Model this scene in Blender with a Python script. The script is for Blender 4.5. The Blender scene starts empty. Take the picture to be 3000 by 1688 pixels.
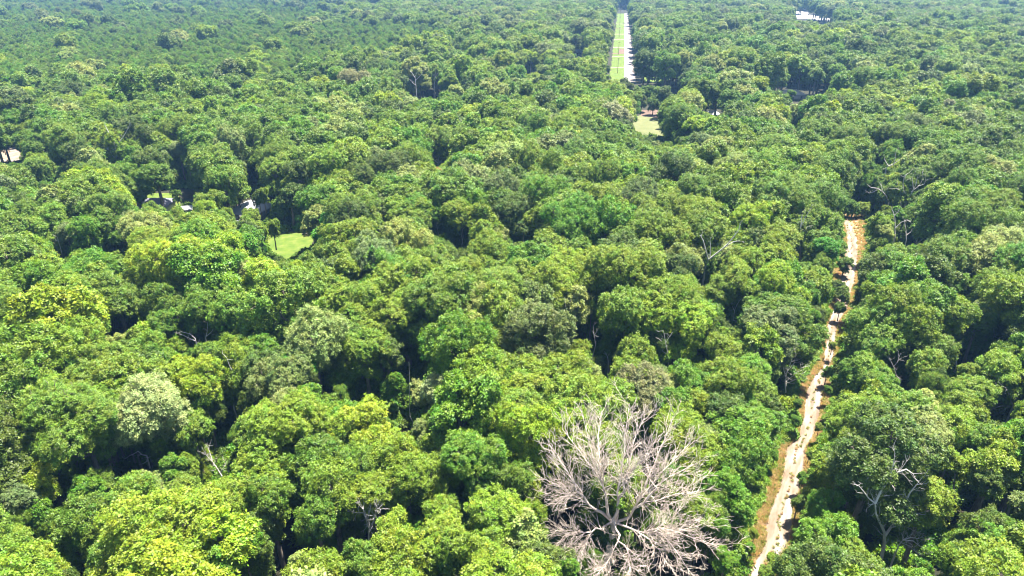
import bpy, math, random
import numpy as np
from mathutils import Vector

# ------------------------------------------------------------------ camera, world, sun, exposure
SC = bpy.context.scene
COL = SC.collection
PITCH = math.radians(25.5)          # camera looks this far below the horizon
H = 75.0                            # drone height
F = 2000.0                          # focal length in pixels of the 3000 px wide photograph
cam_d = bpy.data.cameras.new('camera'); cam = bpy.data.objects.new('camera', cam_d); COL.objects.link(cam)
cam.location = (0, 0, H); cam.rotation_euler = (math.pi/2 - PITCH, 0, 0)
cam_d.sensor_width = 36; cam_d.lens = 24; cam_d.clip_start = 1; cam_d.clip_end = 20000
SC.camera = cam
SUN_EL, SUN_AZ = math.radians(71), math.radians(48)     # azimuth clockwise from the view direction
w = bpy.data.worlds.new('World'); SC.world = w; w.use_nodes = True
nt = w.node_tree; bg = nt.nodes['Background']
sky = nt.nodes.new('ShaderNodeTexSky'); sky.sky_type = 'NISHITA'; sky.sun_disc = False
sky.sun_elevation = SUN_EL; sky.sun_rotation = SUN_AZ
nt.links.new(sky.outputs[0], bg.inputs[0]); bg.inputs[1].default_value = 0.072
sd = bpy.data.lights.new('sun', 'SUN'); sd.energy = 5.0; sd.angle = math.radians(0.5); sd.color = (1, .95, .85)
so = bpy.data.objects.new('sun', sd); COL.objects.link(so); so.location = (0, 0, 200)
so.rotation_euler = Vector((math.sin(SUN_AZ)*math.cos(SUN_EL), math.cos(SUN_AZ)*math.cos(SUN_EL), math.sin(SUN_EL))).to_track_quat('Z', 'Y').to_euler()
SC.view_settings.view_transform = 'Standard'; SC.view_settings.look = 'None'
SC.view_settings.exposure = 2.22; SC.view_settings.gamma = 1
cy = SC.cycles
cy.max_bounces = 6; cy.diffuse_bounces = 3; cy.glossy_bounces = 1; cy.transmission_bounces = 3; cy.volume_bounces = 0
cy.use_denoising = True; cy.denoising_prefilter = 'ACCURATE'; cy.pixel_filter_type = 'BLACKMAN_HARRIS'; cy.filter_width = 1.1

random.seed(5)
rng = np.random.default_rng(11)
sp, cp = math.sin(PITCH), math.cos(PITCH)

# ------------------------------------------------------------------ surveying helpers: where a point of the view lies in the world
def G(u, v, z=0.0):
    a, b = (u-1500)/F, (v-844)/F
    t = (H-z)/(sp + b*cp)
    return Vector((a*t, t*(cp - b*sp), z))
def PY(u, v, Y):
    a, b = (u-1500)/F, (v-844)/F
    t = Y/(cp - b*sp)
    return Vector((a*t, Y, H - t*(sp + b*cp)))
def proj(x, y, z):
    dz = H - z
    d = y*cp + dz*sp
    return 1500 + F*x/d, 844 + F*(dz*cp - y*sp)/d, d

# ------------------------------------------------------------------ object helpers
def tag(o, label=None, cat=None, group=None, kind=None):
    if label: o['label'] = label
    if cat: o['category'] = cat
    if group: o['group'] = group
    if kind: o['kind'] = kind
    return o
def empty(name, loc, rz=0.0):
    o = bpy.data.objects.new(name, None); o.location = loc; o.rotation_euler = (0, 0, rz); o.empty_display_size = .5
    COL.objects.link(o); return o
def mesh_np(name, V, Fq, mats, mi=None, attrs=None, smooth=False):
    """V (n,3), Fq: (m,k) array of equal faces or list of arrays"""
    me = bpy.data.meshes.new(name)
    if isinstance(Fq, np.ndarray): Fq = [Fq]
    Fq = [f for f in Fq if len(f)]
    n = sum(len(f) for f in Fq)
    me.vertices.add(len(V)); me.vertices.foreach_set('co', np.asarray(V, dtype=np.float32).ravel())
    idx = np.concatenate([f.ravel() for f in Fq]).astype(np.int32)
    tot = np.concatenate([np.full(len(f), f.shape[1]) for f in Fq]).astype(np.int32)
    st = np.concatenate([[0], np.cumsum(tot)[:-1]]).astype(np.int32)
    me.loops.add(len(idx)); me.loops.foreach_set('vertex_index', idx)
    me.polygons.add(n); me.polygons.foreach_set('loop_start', st); me.polygons.foreach_set('loop_total', tot)
    if mi is not None: me.polygons.foreach_set('material_index', np.asarray(mi, dtype=np.int32))
    if smooth: me.polygons.foreach_set('use_smooth', np.ones(n, dtype=bool))
    for k, a in (attrs or {}).items():
        at = me.attributes.new(k, 'FLOAT', 'FACE'); at.data.foreach_set('value', np.asarray(a, dtype=np.float32))
    for m in mats: me.materials.append(m)
    me.update(calc_edges=True); me.validate()
    return me
def obj(name, me, parent=None, loc=None):
    o = bpy.data.objects.new(name, me); COL.objects.link(o)
    if parent: o.parent = parent
    if loc is not None: o.location = loc
    return o

class MB:
    """collects tubes and boxes into one mesh"""
    def __init__(s): s.V = []; s.Q = []; s.n = 0
    def tube(s, pts, rad, k=5):
        pts = np.array([tuple(p) for p in pts], float); m = len(pts)
        rad = np.broadcast_to(np.asarray(rad, float), (m,))
        T = np.gradient(pts, axis=0); T /= np.linalg.norm(T, axis=1)[:, None] + 1e-9
        ref = np.array([0.31, 0.17, 0.93]) if abs(T[0] @ np.array([0.31, .17, .93])) < .9 else np.array([1., 0, 0])
        A = np.cross(T, ref); A /= np.linalg.norm(A, axis=1)[:, None] + 1e-9; B = np.cross(T, A)
        an = np.arange(k)*2*math.pi/k
        ring = pts[:, None, :] + rad[:, None, None]*(np.cos(an)[None, :, None]*A[:, None, :] + np.sin(an)[None, :, None]*B[:, None, :])
        s.V.append(ring.reshape(-1, 3))
        i = np.arange(m-1)[:, None]*k; j = np.arange(k)[None, :]; j2 = (j+1) % k
        s.Q.append(np.stack([i+j, i+j2, i+k+j2, i+k+j], -1).reshape(-1, 4) + s.n); s.n += m*k
    def quad(s, a, b, c, d):
        s.V.append(np.array([tuple(p) for p in (a, b, c, d)], float)); s.Q.append(np.array([[0, 1, 2, 3]]) + s.n); s.n += 4
    def box(s, x0, x1, y0, y1, z0, z1):
        v = np.array([(x, y, z) for z in (z0, z1) for x, y in ((x0, y0), (x1, y0), (x1, y1), (x0, y1))], float)
        s.V.append(v); s.Q.append(np.array([[3, 2, 1, 0], [4, 5, 6, 7], [0, 1, 5, 4], [1, 2, 6, 5], [2, 3, 7, 6], [3, 0, 4, 7]]) + s.n); s.n += 8
    def mesh(s, name, mat, smooth=False):
        return mesh_np(name, np.concatenate(s.V), np.concatenate(s.Q), [mat], smooth=smooth)

# ------------------------------------------------------------------ materials
def mat(name):
    m = bpy.data.materials.new(name); m.use_nodes = True
    N, L = m.node_tree.nodes, m.node_tree.links
    p = N['Principled BSDF']; p.inputs['Roughness'].default_value = .85; p.inputs['Specular IOR Level'].default_value = .25
    return m, N, L, p
def noise_mat(name, stops, scale, detail=6, bump=0.0, rough=.9, mapping=None, coord='Object', rot=0):
    m, N, L, p = mat(name)
    tc = N.new('ShaderNodeTexCoord'); mp = N.new('ShaderNodeMapping'); nz = N.new('ShaderNodeTexNoise'); cr = N.new('ShaderNodeValToRGB')
    L.new(tc.outputs[coord], mp.inputs[0]); L.new(mp.outputs[0], nz.inputs['Vector'])
    if mapping: mp.inputs['Scale'].default_value = mapping
    
    if rot: mp.vector_type = 'TEXTURE'; mp.inputs['Rotation'].default_value = (0, 0, -rot); mp.inputs['Scale'].default_value = [1/q for q in mapping]
    nz.inputs['Scale'].default_value = scale; nz.inputs['Detail'].default_value = detail; nz.inputs['Roughness'].default_value = .65
    e = cr.color_ramp.elements
    while len(e) < len(stops): e.new(.5)
    for el, (ps, c) in zip(e, stops): el.position = ps; el.color = (*c, 1)
    L.new(nz.outputs[0], cr.inputs[0]); L.new(cr.outputs[0], p.inputs['Base Color']); p.inputs['Roughness'].default_value = rough
    if bump:
        b = N.new('ShaderNodeBump'); b.inputs['Strength'].default_value = bump; L.new(nz.outputs[0], b.inputs['Height']); L.new(b.outputs[0], p.inputs['Normal'])
    return m

def leaf_material():
    m, N, L, p = mat('leaves')
    at = N.new('ShaderNodeAttribute'); at.attribute_type = 'INSTANCER'; at.attribute_name = 'tint'
    v = N.new('ShaderNodeAttribute'); v.attribute_type = 'GEOMETRY'; v.attribute_name = 'shade'
    c = N.new('ShaderNodeAttribute'); c.attribute_type = 'GEOMETRY'; c.attribute_name = 'clump'
    # per-leaf value change
    mr = N.new('ShaderNodeMapRange'); mr.inputs['To Min'].default_value = .5; mr.inputs['To Max'].default_value = 1.5; L.new(v.outputs['Fac'], mr.inputs[0])
    hs = N.new('ShaderNodeHueSaturation'); L.new(at.outputs['Color'], hs.inputs['Color']); L.new(mr.outputs[0], hs.inputs['Value'])
    # per-clump hue: new growth leans to yellow, older leaves to deeper green
    mh = N.new('ShaderNodeMapRange'); mh.inputs['To Min'].default_value = .468; mh.inputs['To Max'].default_value = .528; L.new(c.outputs['Fac'], mh.inputs[0]); L.new(mh.outputs[0], hs.inputs['Hue'])
    tp = N.new('ShaderNodeMapRange'); tp.inputs['From Min'].default_value = .72; tp.inputs['From Max'].default_value = .98; tp.inputs['To Max'].default_value = .55; L.new(v.outputs['Fac'], tp.inputs[0])  # lightest leaves lean to pale yellow: highlights painted into the leaf colour
    tm = N.new('ShaderNodeMix'); tm.data_type = 'RGBA'; L.new(tp.outputs[0], tm.inputs['Factor']); L.new(hs.outputs[0], tm.inputs['A']); tm.inputs['B'].default_value = (.25, .33, .055, 1)
    L.new(tm.outputs['Result'], p.inputs['Base Color'])
    p.inputs['Roughness'].default_value = .5; p.inputs['Specular IOR Level'].default_value = .32
    tr = N.new('ShaderNodeBsdfTranslucent'); h2 = N.new('ShaderNodeHueSaturation'); h2.inputs['Hue'].default_value = .485; h2.inputs['Saturation'].default_value = 1.1; h2.inputs['Value'].default_value = 1.35
    L.new(hs.outputs[0], h2.inputs['Color']); L.new(h2.outputs[0], tr.inputs[0])
    mx = N.new('ShaderNodeMixShader'); mx.inputs[0].default_value = .28
    L.new(p.outputs[0], mx.inputs[1]); L.new(tr.outputs[0], mx.inputs[2]); L.new(mx.outputs[0], N['Material Output'].inputs['Surface'])
    return m
M_LEAF = leaf_material()
M_BARK = noise_mat('bark', [(.3, (.09, .07, .055)), (.7, (.24, .2, .165))], 1.5, bump=.4, mapping=(3, 3, .7))
M_DEAD = noise_mat('dead_wood', [(.3, (.24, .18, .14)), (.45, (.50, .41, .34)), (.75, (.70, .61, .53))], .9, bump=.2, mapping=(2, 2, .6))
M_GREYD = noise_mat('grey_dead_wood', [(.3, (.32, .285, .25)), (.7, (.64, .60, .545))], 1.2, bump=.2, mapping=(2, 2, .6))
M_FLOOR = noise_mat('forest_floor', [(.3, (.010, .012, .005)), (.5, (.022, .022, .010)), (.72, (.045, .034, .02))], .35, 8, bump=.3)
M_SAND = noise_mat('pale_sand', [(.34, (.12, .082, .052)), (.45, (.165, .12, .085)), (.55, (.20, .16, .128)), (.68, (.31, .28, .25))], .30, 8, bump=.15, mapping=(2.6, .5, 1), rot=math.radians(29))
M_VERGE = noise_mat('dry_verge', [(.28, (.12, .13, .035)), (.42, (.25, .155, .07)), (.6, (.32, .215, .12)), (.78, (.30, .25, .18))], .8, 8, bump=.2)
M_LAWN = noise_mat('lawn', [(.3, (.045, .085, .008)), (.5, (.075, .115, .012)), (.7, (.13, .14, .032))], .35, 6, bump=.1)
M_DRYLAWN = noise_mat('sparse_lawn', [(.3, (.085, .10, .035)), (.6, (.12, .125, .05)), (.8, (.15, .14, .075))], .2, 6)
M_GRAVEL = noise_mat('white_gravel', [(.3, (.26, .24, .22)), (.6, (.36, .345, .33))], .3, 7)
M_SHOULDER = noise_mat('pink_shoulder', [(.3, (.12, .10, .085)), (.6, (.20, .165, .155)), (.8, (.26, .235, .225))], .15, 7)
M_DIRT = noise_mat('bare_dirt', [(.3, (.07, .045, .03)), (.7, (.16, .10, .075))], .3, 7)
M_ROOFW = noise_mat('white_metal_roof', [(.3, (.30, .30, .31)), (.7, (.4, .4, .41))], .8, 4, rough=.45)
M_ROOFL = noise_mat('grey_shingle', [(.3, (.13, .128, .15)), (.7, (.18, .175, .205))], 2.0, 6)
M_WALL = noise_mat('pale_siding', [(.3, (.3, .29, .27)), (.7, (.38, .37, .35))], 1.0, 4)
M_TANW = noise_mat('tan_siding', [(.3, (.42, .35, .28)), (.7, (.52, .44, .36))], 1.0, 4)
M_GLASS = noise_mat('dark_window', [(.3, (.02, .025, .03)), (.7, (.04, .05, .06))], 1.0, 2, rough=.15)
M_DOOR = noise_mat('brown_door', [(.3, (.12, .07, .05)), (.7, (.17, .1, .07))], 2.0, 3)
M_POLE = noise_mat('pole_wood', [(.3, (.09, .075, .06)), (.7, (.15, .13, .11))], 1.0, 4)
M_WIRE = noise_mat('black_wire', [(.3, (.02, .02, .02)), (.7, (.03, .03, .03))], 1.0, 2)

# ------------------------------------------------------------------ setting: ground, track, clearings
gm = MB(); R0 = 9000
gm.quad((-R0, -R0*.3, 0), (R0, -R0*.3, 0), (R0, R0, 0), (-R0, R0, 0))
g = obj('ground', gm.mesh('ground', M_FLOOR)); tag(g, 'dark brown leaf-littered forest floor under the trees', kind='structure')

def ribbon(name, rows, z, m, label):
    rows = [(v, l, r) for v, l, r in rows]
    mb = MB(); L_, R_ = [], []
    # resample finely with an uneven edge
    vs = [r[0] for r in rows]
    a = np.array([[*G(l, v, z), *G(r, v, z)] for v, l, r in rows])
    t = np.linspace(0, len(rows)-1, (len(rows)-1)*10+1)
    A = np.stack([np.interp(t, np.arange(len(rows)), a[:, i]) for i in range(6)], 1)
    w_ = np.linalg.norm(A[:, :2]-A[:, 3:5], axis=1)
    j = rng.normal(0, .045, (len(A), 2))*w_[:, None]
    A[:, 0] += j[:, 0]; A[:, 3] += j[:, 1]; A[:, 2] = z; A[:, 5] = z
    V = A.reshape(-1, 3); i = np.arange(len(A)-1)*2
    o = obj(name, mesh_np(name, V, np.stack([i, i+1, i+3, i+2], 1), [m])); tag(o, label, kind='structure'); return o
def sheet(name, px, z, m, label, jitter=.25):
    P = [G(u, v, z) for u, v in px]; out = []
    for a, b in zip(P, P[1:]+P[:1]):
        for k in range(6):
            p = a.lerp(b, k/6); out.append((p.x+random.uniform(-jitter, jitter), p.y+random.uniform(-jitter, jitter), z))
    me = bpy.data.meshes.new(name); me.from_pydata(out, [], [list(range(len(out)))]); me.materials.append(m); me.update()
    o = obj(name, me); tag(o, label, kind='structure'); return o
def lerp_rows(rows, v):
    r = sorted(rows)
    vs = [q[0] for q in r]
    return np.interp(v, vs, [q[1] for q in r]), np.interp(v, vs, [q[2] for q in r])

# rows of the sandy track: (v, left edge, right edge)
VERGE = [(1850, 2110, 2300), (1688, 2165, 2275), (1590, 2195, 2333), (1528, 2200, 2342), (1473, 2236, 2350), (1434, 2248, 2362), (1371, 2272, 2382), (1316, 2278, 2378),
         (1277, 2330, 2402), (1218, 2342, 2418), (1159, 2344, 2432), (1119, 2352, 2430), (1076, 2385, 2438), (1045, 2404, 2450), (987, 2412, 2474),
         (948, 2416, 2478), (909, 2434, 2490), (860, 2440, 2505), (824, 2442, 2512), (801, 2444, 2515), (746, 2462, 2532), (700, 2474, 2540), (664, 2470, 2540), (640, 2466, 2538), (622, 2470, 2532)]
SAND = [(1850, 2165, 2245), (1688, 2188, 2258), (1590, 2238, 2318), (1528, 2244, 2325), (1473, 2260, 2328), (1434, 2280, 2350), (1371, 2292, 2360), (1316, 2300, 2364),
        (1277, 2334, 2388), (1218, 2350, 2404), (1159, 2356, 2412), (1119, 2372, 2426), (1076, 2408, 2434), (1045, 2410, 2446), (987, 2418, 2448),
        (948, 2422, 2458), (909, 2438, 2484), (860, 2446, 2492), (824, 2462, 2506), (801, 2464, 2508), (746, 2474, 2513), (700, 2480, 2511), (664, 2474, 2496), (644, 2466, 2482)]
ribbon('verge', VERGE, .004, M_VERGE, 'dry orange-brown grass verge along both sides of the sandy track')
ribbon('track', SAND, .008, M_SAND, 'pale sandy track running up through the woods')
SPUR = [(2385, 1058), (2420, 1066), (2425, 1100), (2395, 1098), (2355, 1086), (2350, 1072)]
sheet('side_path', SPUR, .012, M_SAND, 'short sandy opening branching off the track beside bare twigs', .1)
LAWN1 = [(770, 700), (800, 680), (880, 678), (925, 690), (915, 715), (905, 745), (850, 765), (780, 750)]
sheet('lawn', LAWN1, .004, M_LAWN, 'bright mown lawn in the clearing beside the white-roofed house')
sheet('lawn', [(395, 566), (520, 566), (540, 640), (400, 640)], .004, M_LAWN, 'strip of lawn around the grey-roofed house')
sheet('yard', [(640, 600), (790, 600), (780, 690), (650, 700)], .004, M_DIRT, 'shaded bare yard around the white-roofed house')
LAWN2 = [(1854, 345), (1880, 336), (1930, 345), (1943, 385), (1947, 425), (1915, 418), (1868, 395), (1850, 365)]
sheet('lawn', LAWN2, .004, M_DRYLAWN, 'pale sparse lawn in the clearing below the straight gravel road')
sheet('yard', [(1878, 322), (1925, 322), (1932, 345), (1878, 341)], .008, M_DIRT, 'brown bare patch under trees behind the pale lawn')
LAWN3 = [(1886, 226), (1972, 226), (1975, 246), (1935, 243), (1888, 242)]
sheet('lawn', LAWN3, .008, M_LAWN, 'thin bright strip of lawn right of the gravel road end')
CLR = [(-60, 425), (45, 430), (80, 470), (74, 486), (-60, 486)]
sheet('dirt_clearing', CLR, .004, M_SAND, 'bare pale clearing at the edge of the woods by a white roof')
SANDBAR = [(2328, 42), (2366, 44), (2402, 47), (2440, 53), (2446, 59), (2420, 60), (2380, 58), (2335, 53)]
sheet('sandbar', [(2328, 30), (2366, 32), (2370, 42), (2402, 44), (2440, 51), (2446, 60), (2400, 60), (2335, 54)], .004, M_GRAVEL, 'bright white bare ground curving between far trees')
# the straight far road with mown strip and driveways
FR = lambda l0, r0, l1, r1, va=240, vb=40: [(v, l0+(l1-l0)*(va-v)/(va-vb), r0+(r1-r0)*(va-v)/(va-vb)) for v in np.linspace(va, vb, 12)]
ribbon('road_shoulder', FR(1826, 1862, 1824, 1839), .004, M_SHOULDER, 'pale pinkish shoulder right of the far gravel road')
ribbon('mown_strip', FR(1785, 1832, 1809, 1829.5), .008, M_LAWN, 'long bright mown strip left of the far gravel road')
ribbon('gravel_road', FR(1829, 1846, 1829.5, 1836.5), .012, M_GRAVEL, 'straight white gravel road running away through the far woods')
for v0, v1, m_ in ((197, 199.5, M_SAND), (165, 167, M_SAND), (156, 158.5, M_DIRT), (138, 140.5, M_SAND), (115, 117, M_SAND), (99.5, 101, M_SAND), (84, 85.5, M_DIRT), (70, 71, M_SAND)):
    l = 1785+24*(240-v1)/200
    sheet('driveway', [(l-1, v0), (1829.5, v0), (1829.5, v1), (l-1, v1)], .016, m_, 'narrow pale driveway crossing the mown strip', .02)
sheet('dirt_patch', [(1814, 143), (1829, 143), (1829, 155), (1813, 155)], .02, M_DIRT, 'pink bare earth block between two driveways', .1)

# ------------------------------------------------------------------ foliage generator
def unit(v): return v/(np.linalg.norm(v, axis=-1, keepdims=True)+1e-9)
def clump_leaves(C, N, cr, nsp, nlf, ll, lw, flat=.75, jitter=.5):
    """leaves around clump centres C with outward normals N; returns V,Q,shade,clump"""
    n = len(C)
    d = unit(rng.normal(size=(n, nsp, 3)))
    nn = unit(N + np.array([0, 0, .8]))[:, None, :]
    s = (d*nn).sum(-1, keepdims=True); d = np.where(s < -.15, d - 2*s*nn, d)      # mostly the outer side
    rr = cr[:, None, None]*(.45 + .75*rng.random((n, nsp, 1)))
    S = C[:, None, :] + d*rr*np.array([1, 1, flat])
    sn = unit(d*.55 + nn*.5 + np.array([0, 0, .55]) + rng.normal(0, .42, (n, nsp, 3)))
    S = S.reshape(-1, 3); sn = sn.reshape(-1, 3)
    t = unit(np.cross(sn, rng.normal(size=sn.shape))); b = np.cross(sn, t)
    a = (np.arange(nlf)[None, :]*2.399 + rng.random((len(S), 1))*6.28)[..., None]
    rad = np.cos(a)*t[:, None, :] + np.sin(a)*b[:, None, :]
    lift = rng.uniform(-.25, .65, (len(S), nlf, 1))
    D = unit(rad + sn[:, None, :]*lift)
    base = S[:, None, :] + D*ll*.18 + sn[:, None, :]*(np.arange(nlf)/nlf)[None, :, None]*ll*.5 + rng.normal(0, ll*.25, (len(S), nlf, 3))
    ln = unit(sn[:, None, :] + rng.normal(0, jitter, D.shape)); sd_ = unit(np.cross(D, ln))
    L_ = (ll*rng.uniform(.7, 1.25, (len(S), nlf, 1))); W_ = L_*lw/ll*.5
    v0 = base; v1 = base + D*L_*.45 + sd_*W_; v2 = base + D*L_; v3 = base + D*L_*.45 - sd_*W_
    V = np.stack([v0, v1, v2, v3], 2).reshape(-1, 3)
    Q = np.arange(len(V)).reshape(-1, 4)
    m = len(Q)
    spv = np.repeat(rng.random(len(S)), nlf)
    shade = np.clip(.4*rng.random(m) + .6*spv, 0, 1)
    cl = np.repeat(np.clip(rng.normal(.5, .22, n), 0, 1), nsp*nlf)
    cl = np.clip(cl + rng.normal(0, .12, m), 0, 1)
    return V, Q, shade, cl

def crown(R, style, ll=.34, dens=1.0):
    """a crown of radius R about the origin, made of lobes of leaf clumps. returns V,Q,shade,clump,lobes"""
    if style == 'oak': nl, lr, hz, cr0 = 19, .31, .92, .62
    elif style == 'lobed': nl, lr, hz, cr0 = 16, .31, 1.2, .60
    elif style == 'airy': nl, lr, hz, cr0 = 20, .25, 1.3, .52
    elif style == 'feather': nl, lr, hz, cr0 = 14, .28, 1.0, .7
    else: nl, lr, hz, cr0 = 6, .45, 1.6, .8        # pine
    lobes = []
    for i in range(nl):
        if i < 2: c = np.array([rng.normal(0, .12), rng.normal(0, .12), .42 - .4*i])*R
        else:
            a = i*2.399 + rng.normal(0, .25); r = R*rng.uniform(.35, .76); c = np.array([math.cos(a)*r, math.sin(a)*r, R*rng.uniform(-.95, .46)-r*.10]); c[:2] *= 1-.35*max(0, -c[2]/R-.2)
        c[2] *= hz; lobes.append((c, R*lr*rng.uniform(.55, 1.35)))
    Cs, Ns = [], []
    for c, r in lobes:
        n = int(4*math.pi*r*r/(cr0*cr0*1.9)) + 6
        d = unit(rng.normal(size=(n, 3))); d = d[d[:, 2] > -.62]
        p = c + d*(r*rng.uniform(.68, 1.22, (len(d), 1)))
        keep = np.ones(len(p), bool)
        for c2, r2 in lobes:
            if c2 is not c: keep &= np.linalg.norm(p-c2, axis=1) > r2*.72
        Cs.append(p[keep]); Ns.append(d[keep])
    C = np.concatenate(Cs); N = np.concatenate(Ns)
    cr = cr0*rng.uniform(.5, 1.25, len(C))*(.75+.05*R)
    if style == 'airy': V = clump_leaves(C, N, cr, int(8*dens), 8, ll*1.15, ll*.62, .9, .3)
    elif style == 'feather': V = clump_leaves(C, N, cr, int(24*dens), 9, ll*.9, ll*.25, 1.3, .6)
    elif style == 'pine': V = clump_leaves(C, N, cr, int(13*dens), 8, ll*1.1, ll*.3, .8, .7)
    else: V = clump_leaves(C, N, cr, int(11*dens), 8, ll, ll*.56, 1.15, .3)
    return (*V, lobes)

def trunk_mb(R, lobes, L=14.0, k=5, lean=.4):
    mb = MB(); w0 = .16+R*.045
    bx, by = rng.normal(0, lean, 2)
    base = np.array([bx, by, -L]); top = np.array([0, 0, R*.1]); fork = np.array([bx*.4, by*.4, -R*.75])
    mb.tube([base+[0, 0, -.3], base*.6+fork*.4+rng.normal(0, .12, 3), fork, top], [w0*1.35, w0, w0*.8, w0*.35], 7)
    for c, r in lobes:
        s = fork + (top-fork)*rng.uniform(0, .7); mid = (s+c)/2 + np.array([0, 0, -.08*R]) + rng.normal(0, .15, 3)
        mb.tube([s, mid, c], [w0*.42, w0*.3, w0*.14], k)
        for _ in range(3):
            e = c + unit(rng.normal(size=3)+np.array([0, 0, .5]))*r*.85
            mb.tube([c*.9+mid*.1, (c+e)/2+rng.normal(0, .1, 3), e], [w0*.16, w0*.1, .02], 4)
    return mb

PROTO = {}      # (style, R) -> list of (crown mesh, trunk mesh)
def make_protos(style, R, n, ll, dens=1.0):
    out = []
    for i in range(n):
        V, Q, sh, cl, lobes = crown(R, style, ll, dens)
        cm = mesh_np('crown_' + style, V, Q, [M_LEAF], attrs={'shade': sh, 'clump': cl})
        tm = trunk_mb(R, lobes).mesh('trunk_' + style, M_BARK, smooth=True)
        out.append((cm, tm))
    PROTO[(style, R)] = out
make_protos('oak', 3.4, 3, .22, 1.2)
make_protos('oak', 5.2, 5, .235, 1.25)
make_protos('oak', 8.5, 3, .245, 1.2)
make_protos('lobed', 3.4, 3, .22, 1.2)
make_protos('lobed', 5.2, 4, .24, 1.25)
make_protos('airy', 3.2, 3, .28, 1.1)
make_protos('airy', 5.0, 3, .31, 1.1)
make_protos('feather', 4.0, 2, .34)

def pick(style, r):
    ks = [k for k in PROTO if k[0] == style]
    k = min(ks, key=lambda q: abs(math.log(q[1]/r)))
    return k

# ------------------------------------------------------------------ tints (leaf albedo)
TINT = {'m': (.094, .172, .011), 'y': (.138, .216, .011), 'Y': (.190, .282, .011), 'k': (.084, .188, .007), 'K': (.058, .225, .007),
        'd': (.068, .116, .012), 'b': (.120, .168, .042), 'B': (.102, .140, .028), 'p': (.195, .250, .055), 'P': (.245, .290, .090),
        'o': (.30, .20, .04), 'l': (.120, .203, .016), 'q': (.20, .215, .085)}
WORDS = {'m': 'mid green', 'y': 'yellow-green', 'Y': 'bright yellow-green', 'k': 'rich green', 'K': 'vivid emerald', 'd': 'dark green', 'b': 'bluish grey-green',
         'B': 'dull grey-green', 'p': 'pale green', 'P': 'cream-tinted', 'o': 'orange-tinged', 'l': 'light green', 'q': 'pale brownish'}
SHAPE = {'oak': 'broad domed', 'lobed': 'lumpy tall', 'airy': 'open-crowned', 'feather': 'feathery'}
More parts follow.
